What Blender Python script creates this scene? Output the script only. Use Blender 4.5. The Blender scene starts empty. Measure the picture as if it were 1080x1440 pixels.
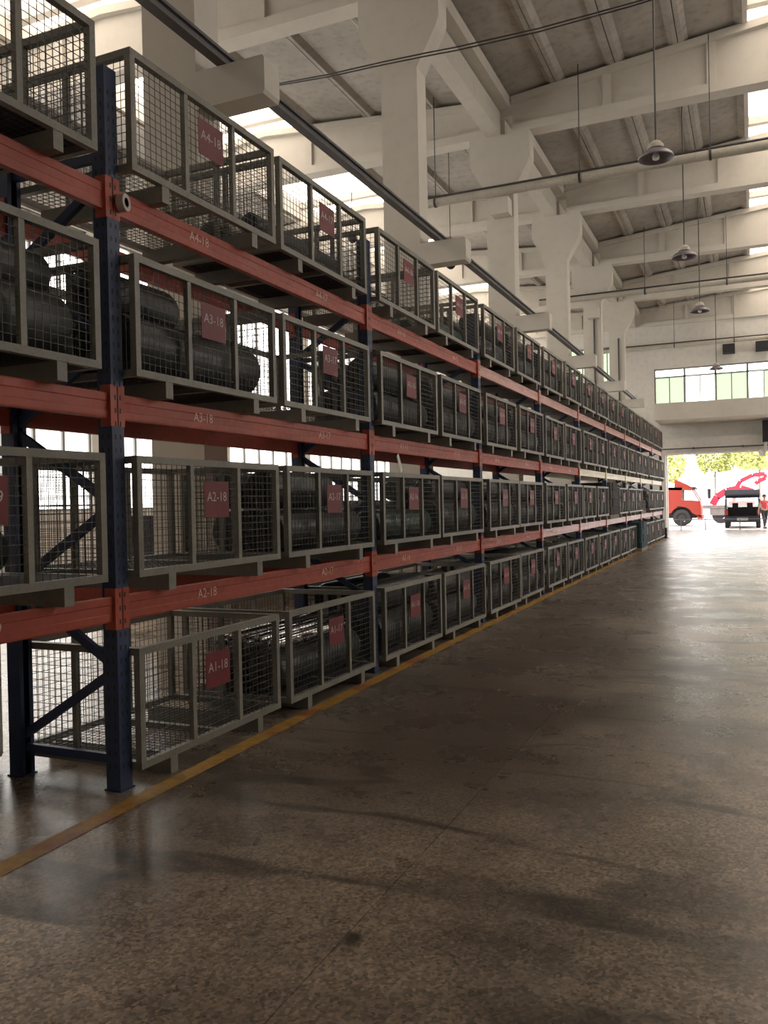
import bpy, bmesh, math, random
from mathutils import Vector, Matrix
random.seed(7)
S = bpy.context.scene
COL = S.collection
R = math.radians

# ------------------------------------------------------------------ camera
cam = bpy.data.cameras.new('camera'); camo = bpy.data.objects.new('camera', cam); COL.objects.link(camo)
F, YAW, PITCH, ROLL = 1180.0, 0.4144, -0.0092, 0.0212
fw = Vector((-math.sin(YAW)*math.cos(PITCH), math.cos(YAW)*math.cos(PITCH), math.sin(PITCH)))
r0 = Vector((math.cos(YAW), math.sin(YAW), 0)); u0 = r0.cross(fw)
rt = r0*math.cos(ROLL) - u0*math.sin(ROLL); up = r0*math.sin(ROLL) + u0*math.cos(ROLL)
M = Matrix((rt, up, -fw)).transposed().to_4x4(); M.translation = (0, 0, 1.6)
camo.matrix_world = M
cam.sensor_fit = 'VERTICAL'; cam.sensor_height = 36.0; cam.lens = F/1440*36.0
cam.clip_start = 0.05; cam.clip_end = 600
S.camera = camo

# ------------------------------------------------------------------ sky, exposure
S.view_settings.view_transform = 'Standard'; S.view_settings.look = 'None'
S.view_settings.gamma = 1.0; S.view_settings.use_curve_mapping = False
S.view_settings.exposure = 0.95
w = bpy.data.worlds.new('hazy_sky'); S.world = w; w.use_nodes = True
bg = w.node_tree.nodes['Background']
bg.inputs[0].default_value = (1.0, 0.97, 0.955, 1); bg.inputs[1].default_value = 3.4
S.cycles.diffuse_bounces = 6; S.cycles.glossy_bounces = 4; S.cycles.max_bounces = 10
S.cycles.sample_clamp_indirect = 8.0
S.cycles.use_denoising = True

def portal(name, loc, rot, sx, sy):
    l = bpy.data.lights.new(name, 'AREA'); l.shape = 'RECTANGLE'; l.size = sx; l.size_y = sy
    l.cycles.is_portal = True
    o = bpy.data.objects.new(name, l); o.location = loc; o.rotation_euler = rot; COL.objects.link(o)
# daylight openings (sampling portals for the sky: they add no light of their own)
SKR = (0.05, 2.9); SKL = (-14.1, -10.5)
portal('skylight_portal', (sum(SKR)/2, 19.25, 12.3), (0, 0, 0), SKR[1]-SKR[0], 49.2)
portal('skylight_portal', (sum(SKL)/2, 19.25, 12.3), (0, 0, 0), SKL[1]-SKL[0], 49.2)
portal('door_portal', (0.4, 44.3, 1.87), (R(-90), 0, 0), 8.6, 3.74)
portal('window_portal', (1.3, 44.3, 7.1), (R(-90), 0, 0), 11.4, 1.9)
portal('window_portal', (-17.9, 19.0, 5.6), (0, R(-90), 0), 8.4, 48)
portal('window_portal', (10.5, 19.0, 7.2), (0, R(90), 0), 3.6, 48)

# ------------------------------------------------------------------ materials
def newmat(name, col=(.5, .5, .5), rough=.5, metal=0.0, spec=.5):
    m = bpy.data.materials.new(name); m.use_nodes = True
    b = m.node_tree.nodes['Principled BSDF']
    b.inputs['Base Color'].default_value = (*col, 1); b.inputs['Roughness'].default_value = rough
    b.inputs['Metallic'].default_value = metal; b.inputs['Specular IOR Level'].default_value = spec
    return m
def nd(m, t, **kw):
    n = m.node_tree.nodes.new(t)
    for k, v in kw.items():
        if k in n.inputs: n.inputs[k].default_value = v
        else: setattr(n, k, v)
    return n
def lk(m, a, b): m.node_tree.links.new(a, b)
def ramp(m, fac, stops):
    n = nd(m, 'ShaderNodeValToRGB'); cr = n.color_ramp
    cr.elements[0].position = stops[0][0]; cr.elements[0].color = (*stops[0][1], 1)
    cr.elements[1].position = stops[-1][0]; cr.elements[1].color = (*stops[-1][1], 1)
    for p_, c in stops[1:-1]:
        e = cr.elements.new(p_); e.color = (*c, 1)
    lk(m, fac, n.inputs[0]); return n
def noise(m, vec, scale, detail=4, rough=.55):
    n = nd(m, 'ShaderNodeTexNoise', Scale=scale, Detail=detail, Roughness=rough)
    if vec is not None: lk(m, vec, n.inputs['Vector'])
    return n
def mix(m, fac, a, b, mode='MIX'):
    n = nd(m, 'ShaderNodeMix'); n.data_type = 'RGBA'; n.blend_type = mode
    if isinstance(fac, (int, float)): n.inputs[0].default_value = fac
    else: lk(m, fac, n.inputs[0])
    for i, v in ((6, a), (7, b)):
        if isinstance(v, tuple): n.inputs[i].default_value = (*v, 1)
        else: lk(m, v, n.inputs[i])
    return n.outputs[2]
def math_(m, op, a, b=None):
    n = nd(m, 'ShaderNodeMath'); n.operation = op
    for i, v in ((0, a), (1, b)):
        if v is None: continue
        if isinstance(v, (int, float)): n.inputs[i].default_value = v
        else: lk(m, v, n.inputs[i])
    return n.outputs[0]
def geo(m): return nd(m, 'ShaderNodeNewGeometry').outputs['Position']
def bsdf(m): return m.node_tree.nodes['Principled BSDF']
def bump(m, h, strength=.2, dist=.01):
    n = nd(m, 'ShaderNodeBump', Strength=strength, Distance=dist); lk(m, h, n.inputs['Height'])
    lk(m, n.outputs[0], bsdf(m).inputs['Normal'])
def worn(name, col, rough=.5, metal=0.0, var=.25, scale=3.0, dirt=(.12, .10, .08), dirtamt=.35, objvar=.0, spec=.5):
    """paint with mottling, dirt and a per-object tint"""
    m = newmat(name, col, rough, metal, spec); P = geo(m)
    n1 = noise(m, P, scale, 6); n2 = noise(m, P, scale*9, 4)
    lo = tuple(c*(1-var) for c in col); hi = tuple(min(1, c*(1+var)) for c in col)
    c = ramp(m, n1.outputs[0], [(.3, lo), (.7, hi)]).outputs[0]
    f = ramp(m, n2.outputs[0], [(.5, (0, 0, 0)), (.75, (dirtamt,)*3)]).outputs[0]
    c = mix(m, f, c, dirt)
    if objvar:
        oi = nd(m, 'ShaderNodeObjectInfo')
        g = ramp(m, oi.outputs['Random'], [(0, (1-objvar,)*3), (1, (1+objvar*.3,)*3)]).outputs[0]
        c = mix(m, 1.0, c, g, 'MULTIPLY')
    lk(m, c, bsdf(m).inputs['Base Color'])
    r = ramp(m, n2.outputs[0], [(.3, (max(.05, rough-.1),)*3), (.7, (min(1, rough+.15),)*3)])
    lk(m, r.outputs[0], bsdf(m).inputs['Roughness'])
    return m

M_wall = worn('whitewash', (.60, .575, .53), .85, var=.08, scale=.5, dirt=(.35, .32, .28), dirtamt=.3)
M_conc = worn('painted_concrete', (.55, .515, .455), .85, var=.07, scale=.5, dirt=(.33, .30, .25), dirtamt=.14)
M_slab = worn('aged_roof_concrete', (.40, .37, .33), .9, var=.2, scale=.6, dirt=(.16, .14, .12), dirtamt=.4, objvar=.18)
M_blue = worn('blue_rack_paint', (.022, .04, .105), .5, var=.25, scale=5, dirtamt=.3)
M_orange = worn('orange_beam_paint', (.40, .066, .035), .5, var=.15, scale=2.5, dirt=(.25, .06, .04), dirtamt=.4)
M_cream = worn('cream_beam_paint', (.66, .56, .32), .4, var=.08, scale=2.5, dirtamt=.2)
M_orange_lit = worn('door_lit_beam_paint', (.52, .20, .16), .35, var=.1, scale=2.5, dirtamt=.25)  # orange beams with door light and haze painted into the colour
M_grey = worn('grey_cage_paint', (.225, .212, .178), .5, var=.12, scale=6, dirtamt=.35, objvar=.2)
M_wire = worn('grey_mesh_wire', (.06, .056, .048), .5, var=.1, scale=6, dirtamt=.3)
M_plate = worn('red_plate_paint', (.16, .009, .017), .55, var=.15, scale=8, dirtamt=.25)
M_white = newmat('white_lettering', (.5, .42, .39), .6)
M_code = newmat('faded_lettering', (.75, .5, .4), .6)
M_roll = worn('dark_wrapped_film', (.04, .04, .038), .42, var=.5, scale=3, dirt=(.10, .09, .08), dirtamt=.35, objvar=.5)
M_rollg = worn('green_wrapped_film', (.035, .075, .055), .35, var=.35, scale=3, dirt=(.1, .09, .08), dirtamt=.3, objvar=.3)
M_rollb = worn('brown_wrapped_film', (.15, .125, .09), .5, var=.3, scale=3, dirtamt=.3, objvar=.3)
M_core = newmat('roll_core_dark', (.015, .014, .013), .8)
M_chrome = newmat('polished_steel', (.62, .61, .6), .16, 1.0)
M_dark = worn('dark_steel', (.04, .037, .042), .75, var=.2, dirtamt=.2, spec=.15)
M_rail = worn('dark_rail_paint', (.05, .046, .05), .45, var=.2, dirtamt=.25)
M_pipe = worn('grey_pipe_paint', (.42, .39, .33), .5, var=.1, scale=2, dirtamt=.3)
M_dome = worn('enamel_shade', (.16, .14, .16), .35, var=.2, scale=4, dirtamt=.3)
M_bulb = newmat('glass_bulb', (.75, .75, .75), .15)
M_frame = worn('window_frame_paint', (.2, .2, .19), .5, var=.1, dirtamt=.2)
M_teal = worn('teal_wrap', (.02, .05, .055), .7, var=.35, scale=3, dirtamt=.25, spec=.15)
M_black = newmat('black_rubber', (.02, .02, .021), .7)
M_carbody = newmat('dark_car_paint', (.035, .04, .055), .25)
M_truckred = newmat('red_truck_paint', (.30, .03, .018), .4)
M_craner = newmat('red_crane_paint', (.5, .03, .06), .4)
M_bed = worn('grey_truck_bed', (.15, .13, .125), .6, dirtamt=.2)
M_skin = newmat('skin', (.5, .3, .2), .6)
M_shirt = newmat('red_shirt', (.55, .06, .07), .8)
M_trouser = newmat('dark_trousers', (.03, .03, .035), .85)
M_hair = newmat('dark_hair', (.015, .013, .012), .6)
M_leaf = worn('light_green_leaves', (.42, .44, .15), .6, var=.25, scale=1.5, dirt=(.2, .3, .05), dirtamt=.3)
M_bark = worn('grey_bark', (.22, .18, .14), .9, dirtamt=.3)
M_cab = worn('cream_cabinet_paint', (.58, .56, .5), .5, var=.05, dirtamt=.2)

def glass(name, tint, frost):
    m = newmat(name); nt = m.node_tree
    tr = nd(m, 'ShaderNodeBsdfTransparent'); tr.inputs[0].default_value = (*tint, 1)
    tl = nd(m, 'ShaderNodeBsdfTranslucent'); tl.inputs[0].default_value = (*tint, 1)
    gl = nd(m, 'ShaderNodeBsdfGlossy'); gl.inputs['Roughness'].default_value = .05
    a = nd(m, 'ShaderNodeMixShader'); a.inputs[0].default_value = frost; lk(m, tr.outputs[0], a.inputs[1]); lk(m, tl.outputs[0], a.inputs[2])
    b = nd(m, 'ShaderNodeMixShader'); b.inputs[0].default_value = .05; lk(m, a.outputs[0], b.inputs[1]); lk(m, gl.outputs[0], b.inputs[2])
    lk(m, b.outputs[0], nt.nodes['Material Output'].inputs[0]); return m
M_glass = glass('window_glass', (.9, .9, .88), .15)
M_green = glass('greenish_window_glass', (.42, .465, .39), .2)
M_sky = glass('skylight_sheet', (.85, .8, .74), .35)
M_vglass = glass('car_glass', (.8, .84, .8), .1)

def floor_mat():
    m = newmat('worn_terrazzo_floor', (.1, .09, .08), .4); P = geo(m)
    big = noise(m, P, .35, 5, .6); mid = noise(m, P, 1.6, 6, .65); fine = noise(m, P, 26, 3, .7)
    vor = nd(m, 'ShaderNodeTexVoronoi', Scale=75.0); lk(m, P, vor.inputs['Vector'])
    base = ramp(m, mid.outputs[0], [(.28, (.20, .160, .125)), (.5, (.35, .283, .222)), (.74, (.50, .41, .325))]).outputs[0]
    chips = ramp(m, vor.outputs['Color'], [(.12, (.4, .38, .36)), (.5, (1, 1, 1)), (.95, (2.0, 1.85, 1.7))]).outputs[0]
    c = mix(m, .75, base, chips, 'MULTIPLY')
    grime = ramp(m, big.outputs[0], [(.36, (.30, .29, .27)), (.5, (.88, .88, .87)), (.66, (1.3, 1.3, 1.27))]).outputs[0]
    c = mix(m, 1.0, c, grime, 'MULTIPLY')
    # dark tyre scuffs: thin bands of stretched noise
    mp = nd(m, 'ShaderNodeMapping'); mp.inputs['Scale'].default_value = (.16, .62, 1); mp.inputs['Rotation'].default_value = (0, 0, R(8)); lk(m, P, mp.inputs[0])
    sc = noise(m, mp.outputs[0], 1.25, 4, .5)
    band = ramp(m, math_(m, 'ABSOLUTE', math_(m, 'SUBTRACT', sc.outputs[0], .5)), [(.0, (1, 1, 1)), (.008, (.8, .8, .8)), (.022, (0, 0, 0))]).outputs[0]
    gate = ramp(m, mid.outputs[0], [(.38, (0, 0, 0)), (.54, (1, 1, 1))]).outputs[0]
    c = mix(m, math_(m, 'MULTIPLY', math_(m, 'MULTIPLY', band, gate), .75), c, (.018, .016, .014))
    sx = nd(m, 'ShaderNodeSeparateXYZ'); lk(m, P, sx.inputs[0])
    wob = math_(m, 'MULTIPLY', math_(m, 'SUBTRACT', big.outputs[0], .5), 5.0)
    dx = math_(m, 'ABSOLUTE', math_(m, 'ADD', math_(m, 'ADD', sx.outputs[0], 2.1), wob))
    dirt_shade = ramp(m, math_(m, 'MULTIPLY', dx, .33), [(.1, (.86, .86, .86)), (.8, (.1, .1, .1))]).outputs[0]  # dirt band beside the rack, with the rack's shade painted into it
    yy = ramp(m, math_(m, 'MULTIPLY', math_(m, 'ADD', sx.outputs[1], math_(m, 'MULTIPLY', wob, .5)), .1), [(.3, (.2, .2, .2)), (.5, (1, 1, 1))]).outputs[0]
    dirt_shade = math_(m, 'MULTIPLY', dirt_shade, yy)
    c = mix(m, dirt_shade, c, (.055, .045, .037))
    spots = ramp(m, noise(m, P, 3.1, 2, .4).outputs[0], [(.70, (0, 0, 0)), (.76, (.8, .8, .8))]).outputs[0]
    c = mix(m, spots, c, (.02, .018, .016))
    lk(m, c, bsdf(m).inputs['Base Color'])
    rr = ramp(m, mid.outputs[0], [(.3, (.23,)*3), (.7, (.35,)*3)]).outputs[0]
    lk(m, rr, bsdf(m).inputs['Roughness']); bsdf(m).inputs['Specular IOR Level'].default_value = .33
    hh = mix(m, .5, mid.outputs[0], fine.outputs[0]); bump(m, hh, .25, .006)
    return m
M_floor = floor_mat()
M_joint = newmat('floor_joint_dirt', (.07, .058, .046), .9)
def yellow_mat():
    m = newmat('worn_yellow_paint', (.5, .26, .02), .5); P = geo(m)
    n = noise(m, P, 2.2, 5, .6); n2 = noise(m, P, 14, 4, .7)
    c = ramp(m, n2.outputs[0], [(.3, (.20, .11, .02)), (.6, (.40, .215, .03))]).outputs[0]
    f = ramp(m, n.outputs[0], [(.52, (0, 0, 0)), (.6, (.8, .8, .8))]).outputs[0]
    c = mix(m, f, c, (.22, .06, .03))
    lk(m, c, bsdf(m).inputs['Base Color']); return m
M_yellow = yellow_mat()
M_ground = worn('yard_concrete', (.52, .48, .46), .8, var=.1, scale=.4, dirtamt=.2)  # pale yard concrete, mottled and a little dirty

# ------------------------------------------------------------------ mesh builder
class MB:
    def __init__(s): s.v = []; s.f = []; s.round = False
    def box(s, x0, x1, y0, y1, z0, z1):
        n = len(s.v)
        s.v += [(x, y, z) for z in (z0, z1) for y in (y0, y1) for x in (x0, x1)]
        s.f += [tuple(n+i for i in q) for q in ((0, 2, 3, 1), (4, 5, 7, 6), (0, 1, 5, 4), (2, 6, 7, 3), (0, 4, 6, 2), (1, 3, 7, 5))]
        return s
    def bar(s, a, b, wx, wz=None, upv=(0, 0, 1)):
        """box-section bar between two points"""
        a = Vector(a); b = Vector(b); d = (b-a).normalized(); wz = wz or wx
        u = Vector(upv)
        if abs(d.dot(u)) > .95: u = Vector((0, 1, 0))
        r = d.cross(u).normalized(); u = r.cross(d)
        n = len(s.v)
        for p in (a, b):
            for i, j in ((-1, -1), (1, -1), (1, 1), (-1, 1)): s.v.append(tuple(p + r*(i*wx/2) + u*(j*wz/2)))
        s.f += [(n, n+3, n+2, n+1), (n+4, n+5, n+6, n+7)] + [(n+i, n+(i+1) % 4, n+4+(i+1) % 4, n+4+i) for i in range(4)]
        return s
    def lathe(s, a, axis, prof, seg=16, cap=True):
        """rings (t along axis, radius) from point a"""
        s.round = True
        a = Vector(a); d = Vector(axis).normalized()
        u = Vector((0, 0, 1)) if abs(d.z) < .9 else Vector((1, 0, 0))
        r = d.cross(u).normalized(); u = r.cross(d)
        n = len(s.v)
        for t, rad in prof:
            for k in range(seg):
                th = 2*math.pi*k/seg; s.v.append(tuple(a + d*t + (r*math.cos(th) + u*math.sin(th))*rad))
        for i in range(len(prof)-1):
            for k in range(seg):
                k2 = (k+1) % seg
                s.f.append((n+i*seg+k, n+i*seg+k2, n+(i+1)*seg+k2, n+(i+1)*seg+k))
        if cap:
            s.f.append(tuple(n+k for k in range(seg))[::-1]); s.f.append(tuple(n+(len(prof)-1)*seg+k for k in range(seg)))
        return s
    def tube(s, a, b, rad, seg=10):
        L = (Vector(b)-Vector(a)).length
        return s.lathe(a, Vector(b)-Vector(a), [(0, rad), (L, rad)], seg)
    def path(s, pts, rad, seg=8):
        for a, b in zip(pts, pts[1:]): s.tube(a, b, rad, seg)
        return s
    def prism(s, poly, axis, a0, a1):
        """poly of 2D points; axis 'y': poly is (x,z); axis 'x': poly is (y,z); axis 'z': (x,y)"""
        n = len(s.v); k = len(poly)
        for a in (a0, a1):
            for p, q in poly: s.v.append((p, a, q) if axis == 'y' else (a, p, q) if axis == 'x' else (p, q, a))
        s.f += [tuple(range(n, n+k)), tuple(range(n+k, n+2*k))[::-1]]
        s.f += [(n+i, n+k+i, n+k+(i+1) % k, n+(i+1) % k) for i in range(k)]
        return s
    def mesh(s, name, m, fix=True):
        me = bpy.data.meshes.new(name); me.from_pydata(s.v, [], s.f)
        if fix:
            b = bmesh.new(); b.from_mesh(me); bmesh.ops.recalc_face_normals(b, faces=b.faces[:]); b.to_mesh(me); b.free()
        if s.round: me.polygons.foreach_set('use_smooth', [True]*len(me.polygons)); me.set_sharp_from_angle(angle=R(34))
        me.materials.append(m); return me
    def obj(s, name, m, parent=None, kind=None, fix=True):
        return put(name, s.mesh(name, m, fix), parent, kind)
def put(name, me, parent=None, kind=None, loc=None):
    o = bpy.data.objects.new(name, me); COL.objects.link(o)
    if parent: o.parent = parent
    if kind: o['kind'] = kind
    if loc: o.location = loc
    return o
def tag(o, label, cat, group=None):
    o['label'] = label; o['category'] = cat
    if group: o['group'] = group
    return o
def thing(name, loc, label, cat, group=None, rz=0):
    o = bpy.data.objects.new(name, None); COL.objects.link(o); o.location = loc; o.rotation_euler.z = rz
    o.empty_display_size = .1
    return tag(o, label, cat, group)
ORD = ['first', 'second', 'third', 'fourth', 'fifth', 'sixth', 'seventh', 'eighth', 'ninth', 'tenth', 'eleventh', 'twelfth',
       'thirteenth', 'fourteenth', 'fifteenth', 'sixteenth', 'seventeenth', 'eighteenth']
_txt = {}
def text_mesh(body, size, m, key):
    """flat lettering in the plane facing +X, centred"""
    k = (body, key)
    if k in _txt: return _txt[k]
    cu = bpy.data.curves.new('t', 'FONT'); cu.body = body; cu.align_x = 'CENTER'; cu.align_y = 'CENTER'; cu.size = size; cu.resolution_u = 2
    o = bpy.data.objects.new('t', cu); COL.objects.link(o)
    dg = bpy.context.evaluated_depsgraph_get()
    me = bpy.data.meshes.new_from_object(o.evaluated_get(dg)); bpy.data.objects.remove(o)
    me.transform(Matrix(((0, 0, 1, 0), (1, 0, 0, 0), (0, 1, 0, 0), (0, 0, 0, 1))))
    me.materials.clear(); me.materials.append(m); me.name = 'lettering'; _txt[k] = me; return me

# ------------------------------------------------------------------ structure
CY = [6.95 + 6.15*i for i in range(-2, 7)]           # frame lines of the hall
XL, XR, YN, YF = -17.6, 10.2, -5.4, 44.0
def roofz(x):                                          # top of the roof girders
    if x > -5.3: return 11.05 + .094*min(x+5.0, 12.6-(x+0))if x < 2.6 else 11.05 + .094*(10.2-x)
    return 11.05 + .09*(-5.65-x) if x > -11.7 else 11.05 + .09*(x+17.6)+.0
# floor: base and slabs with open joints
MB().box(XL, XR, YN, YF+.4, -.30, -.012).obj('floor', M_joint, kind='structure')
flo = bpy.data.objects['floor']
xs = [XL, -11.2, -4.6, -1.41, 4.6, XR]; ys = [YN, .8, 13.1, 25.4, YF+.4]
for i in range(len(xs)-1):
    for j in range(len(ys)-1):
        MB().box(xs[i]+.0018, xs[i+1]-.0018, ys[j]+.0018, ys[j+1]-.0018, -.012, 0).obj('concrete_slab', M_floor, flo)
pts = [(-5, -2.95), (2.7, -3.11), (4.9, -3.15), (9.4, -3.19), (20, -3.19), (36, -3.19)]
yl = MB(); hw = .062
for (ya, xa), (yb, xb) in zip(pts, pts[1:]):
    n = len(yl.v); yl.v += [(xa-hw, ya, .003), (xa+hw, ya, .003), (xb+hw, yb, .003), (xb-hw, yb, .003)]; yl.f.append((n, n+1, n+2, n+3))
yl.obj('trim_1', M_yellow, kind='structure')

def wall(name, axis, at, thick, lo, hi, z0, z1, holes, m):
    """upright wall with rectangular openings (a0,a1,z0,z1)"""
    us = sorted({lo, hi, *[h[0] for h in holes], *[h[1] for h in holes]}); zs = sorted({z0, z1, *[h[2] for h in holes], *[h[3] for h in holes]})
    b = MB()
    for u0_, u1_ in zip(us, us[1:]):
        for a, c in zip(zs, zs[1:]):
            if any(h[0] <= (u0_+u1_)/2 <= h[1] and h[2] <= (a+c)/2 <= h[3] for h in holes): continue
            if axis == 'x': b.box(u0_, u1_, at, at+thick, a, c)
            else: b.box(at, at+thick, u0_, u1_, a, c)
    return b.obj(name, m, kind='structure')
lw = []
for i in range(1, 8):
    y0 = CY[i]+.65; y1 = CY[i+1]-.25
    lw += [(y0, y1, 1.6, 4.7), (y0, y1, 5.5, 9.7)]
far_win = (-4.43, 7.0, 6.17, 8.05); far_door = (-3.88, 4.7, 0, 3.74); far_win2 = (-8.6, -6.1, 7.6, 9.4)
wall('wall_left', 'y', XL-.25, .25, YN, YF, 0, 12.4, lw, M_wall)
rw = [(CY[i]+.65, CY[i+1]-.25, 5.6, 8.8) for i in range(2, 8)]  # unseen windows, added to brighten the aisle side of the columns
wall('wall_right', 'y', XR, .25, YN, YF, 0, 12.4, rw, M_wall)
wall('wall_back', 'x', YF, .3, XL, XR, 0, 12.4, [far_win, far_door, far_win2], M_wall)
wall('wall_front', 'x', YN-.25, .25, XL, XR, 0, 12.4, [], M_wall)
NW = 0
def window(a0, a1, z0, z1, axis, at, nm, transoms, gm, sub=2):
    """frame mesh with mullion bars and one pane per bay"""
    global NW; NW += 1
    def bx(b, u0_, u1_, d0, d1, za, zb):
        return b.box(u0_, u1_, at+d0, at+d1, za, zb) if axis == 'x' else b.box(at+d0, at+d1, u0_, u1_, za, zb)
    b = MB()
    for u in (a0, a1): bx(b, u-.0 if u == a0 else u-.06, u+.06 if u == a0 else u, .06, .16, z0, z1)
    for z in (z0, z1-.06): bx(b, a0, a1, .06, .16, z, z+.06)
    o = b.obj(f'window_{NW}', M_frame, kind='structure')
    zs = [z0]+list(transoms)+[z1]
    for t in transoms: bx(MB(), a0, a1, .05, .17, t-.03, t+.03).obj('transom', M_frame, o)
    for k in range(1, nm): 
        u = a0+(a1-a0)*k/nm; bx(MB(), u-.045, u+.045, .05, .17, z0, z1).obj('mullion', M_frame, o)
    for k in range(nm):
        ua = a0+(a1-a0)*k/nm; ub = a0+(a1-a0)*(k+1)/nm
        for za, zb in zip(zs, zs[1:]):
            n = sub if za == z0 or len(zs) == 2 else 1
            for q in range(n):
                pa = ua+(ub-ua)*q/n; pb = ua+(ub-ua)*(q+1)/n
                bx(MB(), pa+.01, pb-.01, .105, .113, za+.02, zb-.02).obj('pane', gm if not isinstance(gm, list) else M_glass if za > z0 else gm[2*k+q], o)
                if q: bx(MB(), pa-.02, pa+.02, .08, .14, za, zb).obj('sash_bar', M_frame, o)
    return o
for h in lw: window(h[0], h[1], h[2], h[3], 'y', XL-.22, 5, [h[3]-.75], M_glass, 1)
for h in rw: window(h[0], h[1], h[2], h[3], 'y', XR, 5, [], M_glass, 1)
window(*far_win, 'x', YF, 8, [7.63], [M_green, M_green, M_glass, M_glass, M_green, M_green, M_glass] + [M_green]*9, 2)
window(*far_win2, 'x', YF, 2, [], M_green, 2)

# ceiling: deck over ribbed roof planks, skylight strips
SEG = [(-5.3, 0.0), (3.0, XR), (-10.4, -5.3), (XL, -14.2)]
dk = MB()
for xa, xb in SEG:
    cuts = [xa] + ([2.6] if xa < 2.6 < xb else []) + [xb]
    for p, q in zip(cuts, cuts[1:]):
        n = len(dk.v); za, zb = roofz(p+1e-4)+.22, roofz(q-1e-4)+.22
        for dz in (0, .12): dk.v += [(p, YN, za+dz), (q, YN, zb+dz), (q, YF, zb+dz), (p, YF, za+dz)]
        dk.f += [(n, n+1, n+2, n+3), (n+4, n+7, n+6, n+5), (n, n+4, n+5, n+1), (n+1, n+5, n+6, n+2), (n+2, n+6, n+7, n+3), (n+3, n+7, n+4, n)]
ceil = dk.obj('ceiling', M_slab, kind='structure')
def plank(wd):
    b = MB(); L = 6.13; h = wd/2-.006
    b.box(-h, h, 0, L, .10, .18)
    for s in (-1, 1): b.prism([(s*h, .10), (s*(h-.2), .10), (s*(h-.09), .0), (s*h, .0)], 'y', 0, L)
    b.prism([(-h+.1, .10), (h-.1, .10), (h-.1, .04), (-h+.1, .04)], 'y', 0, .14)
    return b.mesh('roof_plank', M_slab)
PL = {}
dk2 = MB()
for xa, xb in SEG:
    n = max(1, round((xb-xa)/1.5)); wd = (xb-xa)/n
    if round(wd, 3) not in PL: PL[round(wd, 3)] = plank(wd)
    me = PL[round(wd, 3)]
    for i in range(8):
        for k in range(n):
            x = xa+wd*(k+.5); sl = (roofz(x+.2)-roofz(x-.2))/.4
            o = put('roof_plank', me, ceil, loc=(x, CY[i]+.21, roofz(x))); o.rotation_euler = (0, -math.atan(sl), 0)
for (xa, xb), nm in ((SKR, 'r'), (SKL, 'l')):
    for i in range(8):
        if i < 2 and nm == 'r' or i < 1:      # unseen infill added over these skylights to cut light on near faces
            n = len(dk2.v); dk2.box(xa-.2, xb+.2, CY[i]-.1, CY[i+1]+.1, 11.95, 12.1); continue
        NW += 1; zz = 11.75 if nm == 'r' else 11.72
        b = MB()
        for x in (xa-.1, xb): b.box(x, x+.1, CY[i]+.1, CY[i+1]-.05+.1, zz-.25, zz+.42)
        for y in (CY[i]+.1, CY[i+1]): b.box(xa, xb, y, y+.1, zz+.1, zz+.35)
        o = b.obj(f'window_{NW}', M_wall, kind='structure')
        for k in range(3):
            xp = xa+(xb-xa)*k/3; xq = xa+(xb-xa)*(k+1)/3
            MB().box(xp+.01, xq-.01, CY[i]+.2, CY[i+1]+.0, zz+.28, zz+.29).obj('pane', M_sky, o)
dk2.obj('skylight_blocker', M_slab, ceil)
# girders across the hall
def girder(y, x0, x1, xm, zt0, ztm, zt1, lab):
    t = thing('roof_girder', ((x0+x1)/2, y+.2, 10.2), lab, 'roof beam', 'concrete roof girders')
    L = t.location
    def P(poly, a, b_): return MB().prism([(px-L.x, pz-L.z) for px, pz in poly], 'y', a, b_)
    P([(x0, 10.2), (x1, 10.2), (x1, 10.40), (x0, 10.40)], -.2, .2).obj('bottom_flange', M_conc, t)
    P([(x0, 10.40), (x1, 10.40), (x1, zt1-.16), (xm, ztm-.16), (x0, zt0-.16)], -.07, .07).obj('web', M_conc, t)
    P([(x0, zt0-.16), (xm, ztm-.16), (x1, zt1-.16), (x1, zt1), (xm, ztm), (x0, zt0)], -.19, .19).obj('top_flange', M_conc, t)
    for k in range(1, int((x1-x0)/2.4)+1):
        px = x0+(x1-x0)*k/(int((x1-x0)/2.4)+1); zt = roofz(px)-.16
        P([(px-.09, 10.4), (px+.09, 10.4), (px+.09, zt), (px-.09, zt)], -.15, .15).obj('web_stiffener', M_conc, t)
for i in range(1, 9):
    nm = ORD[i-3] if i >= 3 else None
    girder(CY[i], -5.02, XR, 2.6, 11.05, roofz(2.6), 11.05,
           f'white tapered concrete roof girder over the aisle, {ORD[i-1]} along the hall')
    girder(CY[i], XL, -5.63, -11.7, 11.05, roofz(-11.7), 11.05,
           f'white concrete roof girder over the side hall left of the columns, {ORD[i-1]} along')
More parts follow.
